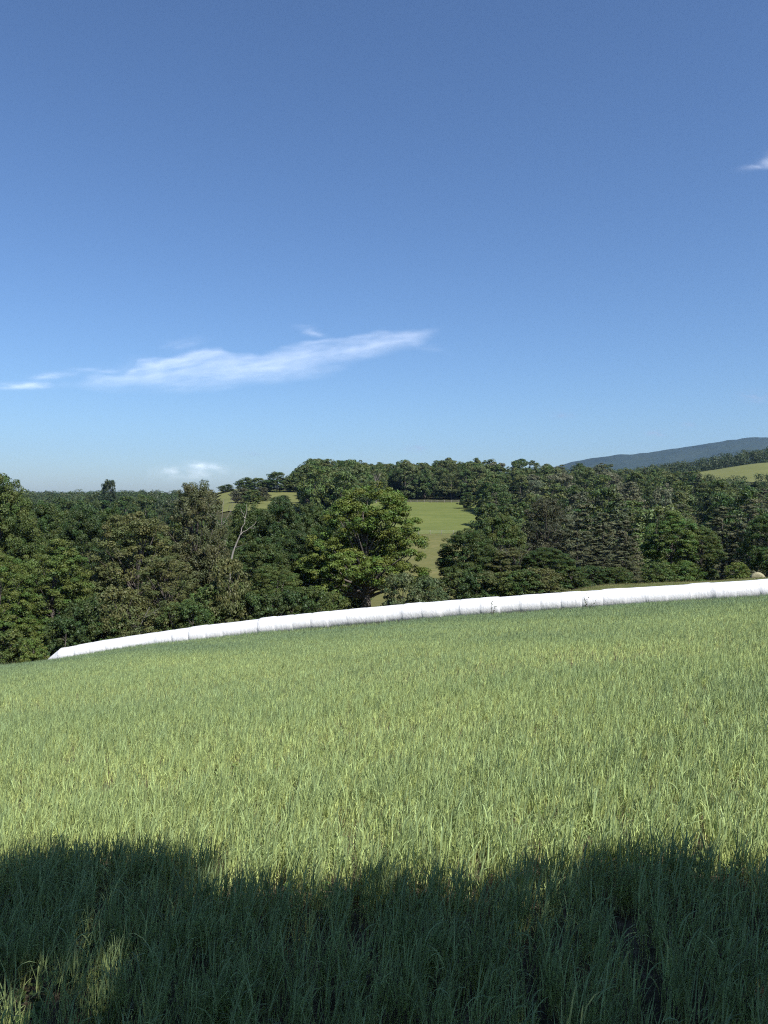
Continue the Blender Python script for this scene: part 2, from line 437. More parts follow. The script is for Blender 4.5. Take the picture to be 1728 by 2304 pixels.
T('shrub', S[0], 868, 1238, 110, 71, (.092, .124, .052), 'soft green bush just right of the walnut trunk', 'shrub')
T('shrub', S[1], 926, 1246, 95, 72, (.088, .122, .050), 'soft green bush between the walnut and the round dark tree', 'shrub', rot=2.2)
T('broadleaf_tree', B[0], 1012, 1145, 150, 82, DARK, 'round dark green tree right of the brown pasture', rot=2.5)
T('broadleaf_tree', B[3], 1082, 1112, 125, 98, MID, 'mid green tree right of the green meadow, behind the round dark one')
T('broadleaf_tree', Br[0], 1110, 1185, 120, 80, OLIVE, 'ragged olive tree standing right of the round dark tree', rot=1.2)
T('broadleaf_tree', B[4], 1185, 1185, 125, 78, DARK, 'dark bushy tree in front of the pines, above the middle of the right bale row', rot=.3)
T('broadleaf_tree', Br[1], 1180, 1078, 130, 108, (.072, .080, .042), 'dark grey brown tree with bare limbs behind the front row, left of the pines', rot=.4)
T('pine_tree', P[0], 1248, 1118, 115, 98, PINE, 'leftmost of the tall brownish pines')
T('pine_tree', P[1], 1302, 1106, 120, 104, PINE, 'tallest brownish pine in the middle of the pine stand')
T('pine_tree', P[2], 1352, 1122, 110, 98, (.104, .112, .058), 'brownish pine with ragged tiers just left of the bright green tree')
T('pine_tree', P[1], 1290, 1172, 120, 84, (.096, .108, .054), 'shorter pine in front of the pine stand, left one', rot=.8)
T('pine_tree', P[0], 1345, 1190, 100, 82, PINE, 'shorter pine in front of the pine stand, beside the bright green tree', rot=2.8)
T('broadleaf_tree', Bl[1], 1448, 1106, 120, 90, (.085, .150, .036), 'tall fresh green tree standing out among the pines', rot=1.7)
T('broadleaf_tree', B[2], 1512, 1138, 100, 90, MID, 'mid green tree touching the right side of the tall fresh green tree', rot=.9)
T('pine_tree', P[2], 1560, 1092, 120, 106, PINE, 'tall pine with bare lower trunk behind the hay bale, left one', rot=1.)
T('pine_tree', P[0], 1618, 1090, 120, 104, (.102, .114, .058), 'tall pine with bare lower trunk behind the hay bale, right one', rot=2.)
T('broadleaf_tree', B[1], 1656, 1112, 95, 84, (.068, .120, .034), 'dark green tree cut by the right edge above the hay bale', rot=.5)
T('shrub', S[0], 1592, 1215, 60, 76, BRIGHT, 'small light green bush under the pines near the hay bale', 'shrub', rot=.4)
T('shrub', S[1], 1420, 1215, 80, 78, MID, 'green bush at the foot of the tall fresh green tree', 'shrub', rot=1.4)
T('shrub', S[0], 1235, 1225, 90, 76, DARK, 'dark bush at the foot of the pines beside the dark bushy tree', 'shrub', rot=2.4)
T('shrub', S[1], 1060, 1235, 90, 74, OLIVE, 'olive bush at the foot of the round dark tree', 'shrub', rot=3.)
T('shrub', S[0], 720, 1280, 90, 72, MID, 'green bush under the left side of the walnut', 'shrub', rot=4.)

for xd, dd, hh, q, cc in [(20, 63, 1360, 0, MID), (140, 64, 1330, 1, DEEP), (175, 66, 1300, 0, DEEP), (205, 68, 1290, 1, DEEP), (235, 65, 1330, 0, DARK), (320, 64, 1320, 1, OLIVE), (375, 64, 1305, 0, DARK), (415, 63, 1300, 1, DARK), (497, 65.5, 1208, 0, OLIVE),
                          (545, 66, 1280, 1, DARK), (590, 66, 1285, 0, DEEP), (630, 67, 1275, 1, DEEP), (675, 68, 1270, 0, DARK), (705, 82, 1265, 1, DEEP), (760, 84, 1270, 0, DARK), (60, 76, 1300, 1, DEEP), (160, 80, 1270, 0, DEEP), (215, 82, 1260, 1, DEEP), (0, 72, 1310, 1, DARK), (990, 75, 1235, 0, DARK), (1030, 74, 1240, 1, DEEP), (1095, 73, 1235, 0, MID), (1130, 73, 1232, 1, DARK), (1170, 74, 1228, 0, OLIVE), (1280, 80, 1222, 1, DEEP), (1330, 80, 1225, 0, DARK)]:
    T('shrub', S[q], xd, hh, 105 if dd < 78 else 90, dd, cc, 'dark bush in the undergrowth along the foot of the trees behind the bale row', 'shrub', 'undergrowth bushes behind the bale row')

# ------------------------------------------------------------------ woods: one object per tree
far_protos = []
for k in range(7):
    g = np.random.default_rng(300 + k)
    c = sample_lobes(rand_lobes(15, 5.6, g, low=-.08), 95, g); rad = 5.4 * .2 * (.6 + .8 * g.random(95))
    v, f, t = leaf_cards(c, rad, 90, .5, g)
    G = limb_geo(15, c, g, .3, .3, 8)
    G.add(v, f, t)
    me = G.mesh('forest_tree_%d' % k); me.materials.append(M_bark); me.materials.append(M_leaf)
    nb = len(me.polygons) - len(f)
    mi = np.ones(len(me.polygons), np.int32); mi[:nb] = 0
    me.polygons.foreach_set('material_index', mi); me.update()
    far_protos.append(me)
for k in range(2):
    g = np.random.default_rng(360 + k)
    c = sample_lobes([(0, 0, 7, 4.2, 4.2, 7), (1.8, 1, 5, 3.2, 3.2, 4.5), (-2, -.8, 6, 3, 3, 5), (.4 - k, -1.5, 9.5, 2.6, 2.6, 4.2), (-1.5 + k, 1.8, 4, 3.2, 3.2, 3.5)], 120, g); rad = 1.1 * (.6 + .8 * g.random(120))
    v, f, t = leaf_cards(c, rad, 90, .5, g)
    G = limb_geo(15, c, g, .3, .1, 6); G.add(v, f, t)
    me = G.mesh('forest_tree_%d' % (7 + k)); me.materials.append(M_bark); me.materials.append(M_leaf)
    mi = np.ones(len(me.polygons), np.int32); mi[:len(me.polygons) - len(f)] = 0
    me.polygons.foreach_set('material_index', mi); me.update()
    far_protos.append(me)
far_pine = []
for k in range(2):
    c_, t_, _, _ = pine('wood_pine_%d' % k, 15, 4.0, 330 + k, tiers=12, nleaf=40, size=.75)
    far_pine.append(c_)

def wood(n, u0, u1, d0, d1, label, group, hmin, hmax, cols, ok=lambda u, d: True, gap=6.5, pines=0., cap=None):
    pts = []; tries = 0
    while len(pts) < n and tries < n * 60:
        tries += 1
        u = u0 + (u1 - u0) * random.random(); d = math.sqrt(d0 * d0 + (d1 * d1 - d0 * d0) * random.random())
        if not ok(u, d): continue
        x = u * d
        if any((x - a) ** 2 + (d - b) ** 2 < gap * gap for a, b in pts): continue
        pts.append((x, d))
    for x, d in pts:
        isp = random.random() < pines
        h = hmin + (hmax - hmin) * random.random()
        if cap is not None:
            lim = cap(x / d, d) - gz(x, d) - 3.2 * random.random() ** 1.5 * min(1, d / 250)
            if lim < 5: continue
            h = min(h, lim)
        o = link('pine_tree' if isp else 'broadleaf_tree', random.choice(far_pine if isp else far_protos))
        s = h / 15; w = s * (.85 + .45 * random.random())
        o.location = (x, d, gz(x, d)); o.scale = (w, w, s); o.rotation_euler = (0, 0, random.random() * 6.28)
        c = PINE if isp else random.choice(cols)
        k = .85 + .35 * random.random()
        o.color = (c[0] * k * (.92 + .16 * random.random()), c[1] * k, c[2] * k, 1)
        tag(o, label[1] if isp else label[0], 'tree', group[1] if isp else group[0])

def sky_cap(y_src):      # trees must stay under this photo row
    def lump(px): return 5. * noise.noise(Vector((px * .045, .3, 1.7))) + 5. * noise.noise(Vector((px * .11, 4.3, 2.2)))
    return lambda u, d: EYE - (y_src(u * F + CX) + 1 + lump(u * F + CX) - HZ) / F * d
left_line = lambda px: np.interp(px, [0, 300, 420, 520, 700], [1112, 1112, 1120, 1140, 1150])
wood(62, -.56, -.205, 112, 330, ('broadleaf tree in the dark wood filling the left valley behind the front trees',) * 2,
     ('trees of the left valley wood',) * 2, 12, 17, [DARK, DEEP, MID, DARK], cap=sky_cap(left_line), gap=7)
wood(16, -.205, -.03, 105, 190, ('broadleaf tree in the dark wood behind the white snag and the walnut',) * 2,
     ('trees behind the snag and walnut',) * 2, 11, 16, [DARK, DEEP, MID], gap=7, cap=sky_cap(lambda px: np.interp(px, [500, 660, 850], [1150, 1137, 1120])))
hill_line = lambda px: np.interp(px, [560, 610, 650, 690, 750, 900, 1000, 1100, 1180, 1260, 1400, 1500, 1600, 1728],
                                 [1100, 1092, 1072, 1032, 1030, 1034, 1026, 1020, 1022, 1034, 1040, 1036, 1022, 1010])
def hill_ok(u, d):
    if u < -.028: return d > 268 and not (u < -.10 and d < 392)
    if d < 360 and u < .125 - max(0, (d - 330)) * .0006: return False
    return d > 358 + (12 if u > 0 else 0) or u > .125
wood(165, -.13, .125, 268, 480, ('broadleaf tree in the wood on the hilltop above the green meadow',) * 2,
     ('trees of the hilltop wood',) * 2, 12, 19, [MID, DARK, (.085, .125, .038), (.095, .125, .045)], ok=hill_ok, gap=6.2, cap=sky_cap(hill_line))
wood(150, .132, .56, 118, 480, ('broadleaf tree in the wood covering the long slope right of the meadow', 'pine in the wood covering the long slope right of the meadow'),
     ('broadleaf trees of the right slope wood', 'pines of the right slope wood'), 12, 17, [MID, DARK, (.092, .128, .042), GREY, (.10, .14, .044), DARK], gap=8.2, pines=.18,
     cap=sky_cap(lambda px: np.interp(px, [1000, 1260, 1500, 1590, 1600, 1728], [1022, 1034, 1052, 1062, 1078, 1080])))

# trees with a place of their own on the hills
U = lambda nm, k, xd, yt, wd, d, c, lab: (lambda o: (setattr(o, 'color', (*c, 1)), tag(o, lab, 'tree')))(
    (lambda o, x, y, z: (setattr(o, 'location', (x, y, z)), setattr(o, 'scale', (wd * KD / F * d / 10.8, wd * KD / F * d / 10.8, (top_z(yt, d) - z) / 15)), o)[-1])(link(nm, far_protos[k]), *at(xd, d)))
U('broadleaf_tree', 8, 237, 1030, 44, 420, (.04, .06, .026), 'lone dark tree rising above the far left ridge line')
U('broadleaf_tree', 7, 664, 990, 62, 396, DARK, 'big dark domed tree at the left end of the hilltop wood')
U('broadleaf_tree', 8, 694, 988, 60, 404, MID, 'tall green domed tree second from the left end of the hilltop wood')
U('broadleaf_tree', 8, 598, 1016, 56, 374, DARK, 'dark round tree on the skyline above the right half of the upland pasture')
U('broadleaf_tree', 7, 634, 1018, 52, 376, MID, 'green tree on the skyline between the upland pasture and the big domed tree')
U('broadleaf_tree', 7, 530, 1029, 46, 373, DARK, 'dark skyline tree above the left half of the upland pasture, left of two')
U('broadleaf_tree', 8, 557, 1030, 44, 375, MID, 'skyline tree above the left half of the upland pasture, right of two')
U('shrub', 7, 490, 1045, 40, 374, DARK, 'small dark bush on the skyline left of the upland pasture')
U('shrub', 8, 578, 1034, 34, 377, MID, 'small bush on the skyline between the taller trees above the upland pasture')
U('broadleaf_tree', 8, 547, 1056, 48, 312, MID, 'dense green tree hiding the lower middle of the upland pasture')
U('broadleaf_tree', 7, 608, 1068, 52, 306, DARK, 'dense dark tree hiding the lower right corner of the upland pasture')
U('broadleaf_tree', 8, 568, 1050, 34, 330, (.075, .082, .042), 'small brownish tree standing inside the upland pasture')
U('broadleaf_tree', 7, 520, 1052, 48, 318, (.09, .10, .056), 'small grey green tree in front of the left part of the upland pasture')
U('broadleaf_tree', 1, 1012, 1064, 46, 322, DARK, 'dark tree at the meadow edge with shade below it, left of two')
U('broadleaf_tree', 6, 1052, 1060, 50, 318, MID, 'dark tree at the meadow edge with shade below it, right of two')

def ridge_wood(name, n, u0, u1, d0, d1, seed, sz, label, cap=None, colr=DARK, hh=(11, 16)):
    g = np.random.default_rng(seed)
    d = np.sqrt(d0 * d0 + (d1 * d1 - d0 * d0) * g.random(n)); u = u0 + (u1 - u0) * g.random(n)
    x = u * d; z = ground(x, d); h = hh[0] + (hh[1] - hh[0]) * g.random(n)
    if cap is not None:
        lim = np.array([cap(a, b) for a, b in zip(u, d)]) - z - 5 * g.random(n) ** 2
        k = lim > 4; x, d, z, h = x[k], d[k], z[k], np.minimum(h, lim)[k]
    sub = 6
    cx = np.repeat(x, sub) + g.normal(size=len(x) * sub) * 2.4; cy = np.repeat(d, sub) + g.normal(size=len(x) * sub) * 2.4
    rad = np.repeat(h * .2, sub) * (.7 + .5 * g.random(len(cx)))
    top = np.repeat(z + h, sub) - rad * .9 - .35 * np.hypot(cx - np.repeat(x, sub), cy - np.repeat(d, sub))
    cz = top - np.repeat(h, sub) * .8 * g.random(len(cx)) ** 1.5
    v, f, t = leaf_cards(np.stack([cx, cy, cz], -1), rad, 60, sz, g, .9)
    me = mesh_np(name, v, f, t); me.materials.append(M_leaf)
    o = link(name, me); o.color = (*colr, 1)
    tag(o, label, 'woodland', kind='stuff')
ridge_wood('distant_forest', 1300, -.62, -.19, 430, 1000, 51, .95, 'far dark forest along the left skyline', sky_cap(lambda px: np.interp(px, [0, 300, 500, 640], [1100, 1099, 1103, 1108])), (.062, .09, .036), hh=(12, 18))
ridge_wood('hilltop_forest', 420, .34, .66, 700, 900, 52, 1.0, 'far dark forest along the top of the right hill field', sky_cap(lambda px: np.interp(px, [1400, 1500, 1600, 1728, 1900], [1042, 1030, 1018, 998, 990])), (.06, .088, .036), hh=(13, 19))
ridge_wood('hillside_forest', 900, -.1, .62, 380, 690, 53, .8, 'dark forest mass between the single trees of the hill', lambda u, d: (sky_cap(hill_line)(u, d) - 1.5) if not (u > .37 and d > 455) else -99, (.066, .098, .034), hh=(10, 14))

# ------------------------------------------------------------------ dead trees
def dead_mesh(name, H, seed, r0, depth=4, spread=.55, lean=(0, 0), mat=M_pale, first=.35, blen=.5, nb=7):
    g = np.random.default_rng(seed)
    trunk, br = Geo(), Geo()
    def grow(G, p, d, l, r, lev):
        n = 5; pts = [p]; q = p.copy(); dd = d.copy()
        for i in range(n):
            dd = unit(dd + g.normal(size=3) * (.13 if lev else .035) + np.array([0, 0, .05])); q = q + dd * l / n; pts.append(q.copy())
        G.tube(pts, np.linspace(r, r * (.5 if lev else .3), n + 1), 6 if lev < 1 else 4)
        if lev >= depth: return
        for k in range(3 if lev else nb):
            s = first + (1 - first) * g.random(); i = int(s * n)
            nd = unit(dd * .75 + unit(g.normal(size=3) * np.array([1, 1, .5])) * spread * 1.4)
            grow(br, pts[i], nd, l * ((blen if lev == 0 else .5) * (.8 + .4 * g.random())), r * .42 * (1.2 - .5 * s), lev + 1)
    grow(trunk, np.array([0, 0, -.5]), unit(np.array([lean[0], lean[1], 1.])), H, r0, 0)
    a = trunk.mesh(name + '_trunk', True); a.materials.append(mat)
    b = br.mesh(name + '_branches', True); b.materials.append(mat)
    return a, b
def dead(xd, ytop, depth, seed, r0, label, lean=(0, 0), mat=M_pale, depth_l=3, spread=.55, first=.35, name='dead_tree', blen=.5, nb=7):
    x, y, z = at(xd, depth); H = top_z(ytop, depth) - z
    a, b = dead_mesh('dead_tree', H * .92, seed, r0, depth_l, spread, lean, mat, first, blen, nb)
    e = empty(name, (x, y, z)); tag(e, label, 'dead tree')
    link('trunk', a, None, e); link('branches', b, None, e)
    return e
M_snag = bark_mat('silvery_dead_bark', (.17, .155, .13), (.36, .33, .28), 4)
def snag():
    d = 69.; x, y, z = at(497, d); e = empty('dead_tree', (x, y, z))
    tag(e, 'bleached white snag with a few bare forked limbs leaning right beside the ragged trees', 'dead tree')
    def P3(l): return np.array([[(a * KD - CX) / F * d - x, dy, top_z(b, d) - z] for a, b, dy in l])
    G = Geo(); G.tube(P3([(494, 1335, 0), (496, 1260, 0), (497, 1222, 0), (504, 1192, -.1), (514, 1168, -.2), (522, 1152, -.3)]), [.12, .105, .09, .08, .065, .05], 8)
    link('trunk', G.mesh('trunk', True), M_snag, e)
    for l, r in [([(521, 1154, -.3), (531, 1146, -.4), (543, 1139, -.4), (556, 1127, -.5)], .05), ([(520, 1156, -.3), (527, 1132, -.2), (532, 1112, -.2), (533, 1090, -.1)], .042),
                 ([(508, 1182, -.1), (519, 1180, -.5), (530, 1174, -.8)], .04), ([(530, 1120, -.2), (524, 1106, -.3), (520, 1098, -.3)], .03), ([(543, 1139, -.4), (549, 1141, -.6), (556, 1139, -.7)], .03)]:
        p = P3(l); G = Geo(); t = np.linspace(0, 1, len(p)); tt = np.linspace(0, 1, 9)
        q = np.stack([np.interp(tt, t, p[:, k]) for k in range(3)], -1) + np.random.default_rng(3).normal(size=(9, 3)) * .03
        G.tube(q, np.linspace(r, r * .3, 9), 5); link('limb', G.mesh('limb', True), M_snag, e)
snag()
dead(432, 1036, 85, 8, .10, 'bare grey twigged dead tree poking above the top of the ragged tree', (.02, 0), M_dim, 4, .4, .74, blen=.17, nb=9)
dead(460, 1040, 86, 30, .08, 'thin bare grey tree with fine twigs right of the dying ragged top', (.03, 0), M_dim, 4, .4, .7, blen=.17, nb=9)
dead(156, 1066, 118, 21, .12, 'pale bare pole of a dead tree rising from the left valley wood', (0, 0), M_pale, 1, .2, .85, blen=.05, nb=2)
dead(262, 1268, 63.5, 14, .06, 'tangle of pale fallen dead limbs in front of the olive bush', (.75, -.1), M_dim, 3, .7, .2, blen=.3)
dead(812, 1022, 352, 17, .3, 'pale dead tree at the front of the hilltop wood', (0, 0), M_dim, 3, .4, .4, blen=.3)
dead(1122, 1178, 78, 25, .05, 'grey bare dead tree right of the round dark tree', (.05, 0), M_dim, 3, .5, .5)

# ------------------------------------------------------------------ fences in the pasture
M_post = noise_mat('weathered_fence_wood', [(.3, (.20, .18, .14)), (.7, (.32, .30, .24))], 3, 4)
M_wire = noise_mat('galvanised_wire', [(.3, (.25, .25, .25)), (.7, (.4, .4, .4))], 3, 2)
def fence(u0, u1, d0, d1, n, label):
    e = empty('pasture_fence', (0, 0, 0)); tops = []
    for i in range(n):
        t = i / (n - 1); u = u0 + (u1 - u0) * t; d = d0 + (d1 - d0) * t
        x = u * d; z = gz(x, d) + .3
        if i == 0: e.location = (x, d, z); o0 = np.array([x, d, z])
        G = Geo(); p = np.array([x, d, z]) - o0
        G.tube([p + [0, 0, -.5], p + [0, 0, .6], p + [.03, 0, 1.25], p + [.03, 0, 1.3]], [.09, .09, .08, .02], 7)
        o = link('post', G.mesh('post'), M_post, e)
        tops.append(p)
    G = Geo()
    for h in (.4, .75, 1.1):
        G.tube(np.array(tops) + [0, -.13, h], np.full(n, .015), 4)
    link('wire', G.mesh('wire'), M_wire, e)
    tag(e, label, 'fence')
fence(-.03, .15, 236, 231, 13, 'line of pale wooden fence posts between the green meadow and the brown pasture')
fence(.0, .105, 355, 352, 13, 'line of small pale fence posts along the upper edge of the green meadow')

# ------------------------------------------------------------------ mountain
def mountain():
    xs = np.linspace(-600, 5000, 180); v = []
    ts = np.linspace(-1, 1, 44)
    px = [500, 900, 1215, 1290, 1330, 1370, 1400, 1420, 1470, 1530, 1590, 1640, 1690, 1730, 1800, 2000, 2500]
    py = [1120, 1100, 1060, 1038, 1031, 1026, 1021, 1023, 1016, 1007, 998, 990, 984, 985, 992, 1012, 1080]
    Dm = 5200
    for x in xs:
        h = -(np.interp(x / Dm * F + CX, px, py) - HZ) / F * Dm
        for t in ts:
            k = (1 + math.cos(math.pi * t)) / 2
            n = noise.fractal(Vector((x * .0016, t * 1.6, 3.1)), 1.0, 2.0, 5)
            n2 = noise.fractal(Vector((x * .012, t * 9, 1.1)), 1.0, 2.0, 4)
            z = -80 + (h + 80) * k ** .9 + n * 60 * k * (1 - k) * 2 + n2 * 5 * k
            v.append((x, Dm + t * 1500, z))
    m_ = len(ts); i = np.arange(len(xs) - 1)[:, None] * m_; j = np.arange(m_ - 1)[None]
    f = np.stack([i + j, i + m_ + j, i + m_ + j + 1, i + j + 1], -1).reshape(-1, 4)
    me = mesh_np('mountain', v, f, None, True)
    mt = noise_mat('mountain_forest', [(.3, (.018, .028, .016)), (.5, (.029, .042, .022)), (.7, (.042, .054, .026))], .02, 10, (1, 1, 1), .004, bump=1., bdist=14)
    tag(link('mountain', me, mt), kind='structure')
mountain()

# ------------------------------------------------------------------ row of wrapped bales
def plastic():
    m, nt, N, L = new_mat('white_stretch_film')
    tc = N('ShaderNodeTexCoord')
    at_ = N('ShaderNodeAttribute'); at_.attribute_name = 'tint'
    sep = N('ShaderNodeSeparateColor'); L(at_.outputs['Color'], sep.inputs[0])
    w = N('ShaderNodeTexNoise'); w.inputs['Scale'].default_value = 3.2; w.inputs['Detail'].default_value = 7; w.inputs['Roughness'].default_value = .6
    mp = N('ShaderNodeMapping'); mp.inputs['Scale'].default_value = (2.2, 1, 1); L(tc.outputs['Object'], mp.inputs[0]); L(mp.outputs[0], w.inputs[0])
    r = ramp(nt, [(.25, (.62, .617, .61)), (.7, (.74, .737, .73))]); L(w.outputs[0], r.inputs[0])
    # thin greyer band where two wraps meet
    mx = N('ShaderNodeMix'); mx.data_type = 'RGBA'; L(sep.outputs[0], mx.inputs[0]); L(r.outputs[0], mx.inputs[6]); mx.inputs[7].default_value = (.45, .45, .455, 1)
    p = N('ShaderNodeBsdfPrincipled'); p.inputs['Roughness'].default_value = .38; p.inputs['Specular IOR Level'].default_value = .45
    L(mx.outputs[2], p.inputs['Base Color'])
    b = N('ShaderNodeBump'); b.inputs['Strength'].default_value = .8; b.inputs['Distance'].default_value = .05
    L(w.outputs[0], b.inputs['Height']); L(b.outputs[0], p.inputs['Normal'])
    o = N('ShaderNodeOutputMaterial'); L(p.outputs[0], o.inputs[0]); return m
M_film = plastic()
def bale_row():
    us = np.linspace(-.418, .66, 600); ds = row_depth(us)
    px, py = us * ds, ds
    s = np.concatenate([[0], np.cumsum(np.hypot(np.diff(px), np.diff(py)))])
    Lb = 1.30; n = int(s[-1] / Lb)
    e = empty('wrapped_bale_row', (px[0], py[0], gz(px[0], py[0])))
    tag(e, 'long white plastic wrapped row of round bales crossing the field behind the crop', 'bale row')
    base = np.array(e.location)
    g = np.random.default_rng(5)
    NR, NS = 40, 17
    rads = .66 + .017 * g.normal(size=n + 2); dzs = .012 * g.normal(size=n); dys = .03 * g.normal(size=n)
    seam = np.minimum(rads[:-1], rads[1:]) * (.984 + .012 * g.random(n + 1))
    th = np.linspace(0, 2 * math.pi, NR, endpoint=False)
    for k in range(n):
        s0, s1 = k * Lb, (k + 1) * Lb
        rad0 = rads[k + 1]
        soft = .35 + .65 * g.random(); ph = g.random() * 6.28
        V = []; Tn = []
        for i in range(NS):
            t = i / (NS - 1); ss = s0 + (s1 - s0) * t
            x = np.interp(ss, s, px); y = np.interp(ss, s, py); z = gz(x, y)
            x2 = np.interp(ss + .3, s, px); y2 = np.interp(ss + .3, s, py); z2 = gz(x2, y2)
            d = unit(np.array([x2 - x, y2 - y, z2 - z])); side = unit(np.cross([0, 0, 1.], d)); up = np.cross(d, side)
            q = abs(2 * t - 1)
            bl = 1 - q ** 7; sr = seam[k] * (1 - t) + seam[k + 1] * t
            r = sr + (rad0 - sr) * bl; dz, dy = dzs[k] * bl, dys[k] * bl
            wr = 1 + .006 * np.sin(th * 9 + ph + 3 * t) * (q ** 2) + .004 * np.sin(th * 4 + ph * 2 + 7 * t)
            h = np.sin(th) * r * wr; w_ = np.cos(th) * r * wr * 1.04
            h = np.where(h < -.52, -.52 + (h + .52) * .3, h)
            c = np.array([x, y, z + .575]) + side * dy + up * dz
            V.append(c + side[None] * w_[:, None] + up[None] * h[:, None] - base)
            Tn += [[max(0, (q - .90) / .1) * (.08 + .4 * soft ** 3), 0, 0, 1]] * NR
        V = np.concatenate(V)
        i = np.arange(NS - 1)[:, None] * NR; j = np.arange(NR)[None]; kx = (j + 1) % NR
        f = np.stack([i + j, i + kx, i + NR + kx, i + NR + j], -1).reshape(-1, 4)
        me = mesh_np('wrapped_bale', V, f, Tn, True)
        link('wrapped_bale', me, M_film, e)
    # loose tail of film at the low end, tapering to the ground
    V = []; d0 = unit(np.array([px[0] - px[12], py[0] - py[12], 0])); side = unit(np.cross([0, 0, 1.], d0))
    NT = 16
    for i in range(NT):
        t = i / (NT - 1); x, y = px[0] + d0[0] * 2.3 * t, py[0] + d0[1] * 2.3 * t
        k = (1 - t) ** 1.15; r = .61 * k + .035
        wob = 1 + .07 * np.sin(th * 5 + t * 9) * min(1, t * 4) + .04 * np.sin(th * 11 + 4 * t)
        h = np.sin(th) * r * wob; w_ = np.cos(th) * (.62 * (1 - .45 * t)) * wob
        h = np.maximum(h, -r * .9)
        V.append(np.array([x, y, gz(x, y) + r * .92]) + side[None] * w_[:, None] + np.array([0, 0, 1.])[None] * h[:, None] - base)
    V = np.concatenate(V)
    i = np.arange(NT - 1)[:, None] * NR; j = np.arange(NR)[None]; kx = (j + 1) % NR
    f = np.stack([i + j, i + kx, i + NR + kx, i + NR + j], -1).reshape(-1, 4)
    link('film_tail', mesh_np('film_tail', V, f, np.tile([0, 0, 0, 1.], (len(V), 1)), True), M_film, e)
bale_row()

# ------------------------------------------------------------------ round hay bale behind the row
def hay_bale():
    d = 74.; x = (1637 * KD - CX) / F * d; z = gz(x, d)
    G = Geo(); NR = 36; th = np.linspace(0, 2 * math.pi, NR, endpoint=False)
    st = [(-.62, .0), (-.62, .25), (-.63, .5), (-.6, .62), (-.52, .68), (-.2, .70), (.2, .70), (.52, .68), (.6, .62), (.63, .5), (.62, .25), (.62, .0)]
    V = []
    for a, r in st:
        rr = r * (1 + .02 * np.sin(th * 7 + a * 5))
        hh = np.maximum(np.sin(th) * rr, -.6)
        V.append(np.stack([np.full(NR, a), np.cos(th) * rr, .62 + hh], -1))
    i = np.arange(len(st) - 1)[:, None] * NR; j = np.arange(NR)[None]; kx = (j + 1) % NR
    f = np.stack([i + j, i + kx, i + NR + kx, i + NR + j], -1).reshape(-1, 4)
    me = mesh_np('round_hay_bale', np.concatenate(V), f, None, True)
    m = noise_mat('dry_hay', [(.3, (.20, .18, .10)), (.5, (.33, .30, .18)), (.7, (.45, .42, .28))], 9, 8, (.3, 3, 3), bump=1., bdist=.05)
    o = link('round_hay_bale', me, m, None, (x, d, z)); o.rotation_euler = (0, 0, R(-112))
    tag(o, 'pale round hay bale lying behind the white row near the right edge', 'hay bale')
hay_bale()

# ------------------------------------------------------------------ the crop
def blades(base, az, length, lean, curl, width, seg, h0=0., seed_t=None, hue=None, twist=None):
    K = len(base); t = np.linspace(0, 1, seg + 1)
    ang = lean[:, None] + curl[:, None] * t[None, :] ** 1.7
    dl = length[:, None] / seg
    mid = (ang[:, 1:] + ang[:, :-1]) / 2
    hx = np.concatenate([np.zeros((K, 1)), np.cumsum(np.sin(mid) * dl, 1)], 1)
    hz = np.concatenate([np.zeros((K, 1)), np.cumsum(np.cos(mid) * dl, 1)], 1)
    ca, sa = np.cos(az)[:, None], np.sin(az)[:, None]
    P_ = np.stack([base[:, 0:1] + hx * ca, base[:, 1:2] + hx * sa, base[:, 2:3] + hz], -1)
    tw = az[:, None] + math.pi / 2 + twist[:, None] * (.4 + t[None])
    sd = np.stack([np.cos(tw), np.sin(tw), .25 * np.sin(twist[:, None] * 2 + 0 * tw)], -1)
    prof = np.minimum(1, (.45 + 2.2 * t)) * np.clip(1.02 - t ** 2.6, .04, 1)
    wv = width[:, None, None] * prof[None, :, None] * .5
    V = np.stack([P_ - sd * wv, P_ + sd * wv], 2).reshape(K, -1, 3)
    per = (seg + 1) * 2
    i = np.arange(seg) * 2; q = np.stack([i, i + 1, i + 3, i + 2], -1)
    Fq = (np.arange(K)[:, None, None] * per + q[None]).reshape(-1, 4)
    hgt = np.clip((h0[:, None] + hz) / .33, 0, 1)
    tint = np.stack([hgt, np.broadcast_to(seed_t[:, None], hgt.shape), np.broadcast_to(hue[:, None], hgt.shape), np.ones_like(hgt)], -1)
    tint = np.repeat(tint[:, :, None], 2, 2).reshape(-1, 4)
    return V.reshape(-1, 3), Fq, tint

def patch_noise(x, y, s, o):
    return (np.sin(x * s + o) * np.sin(y * s * .83 + o * 2.1) + .6 * np.sin(x * s * 2.3 + y * s * 1.1 + o * 3) + .4 * np.sin(y * s * 3.7 - x * s * 1.9 + o)) / 2.0

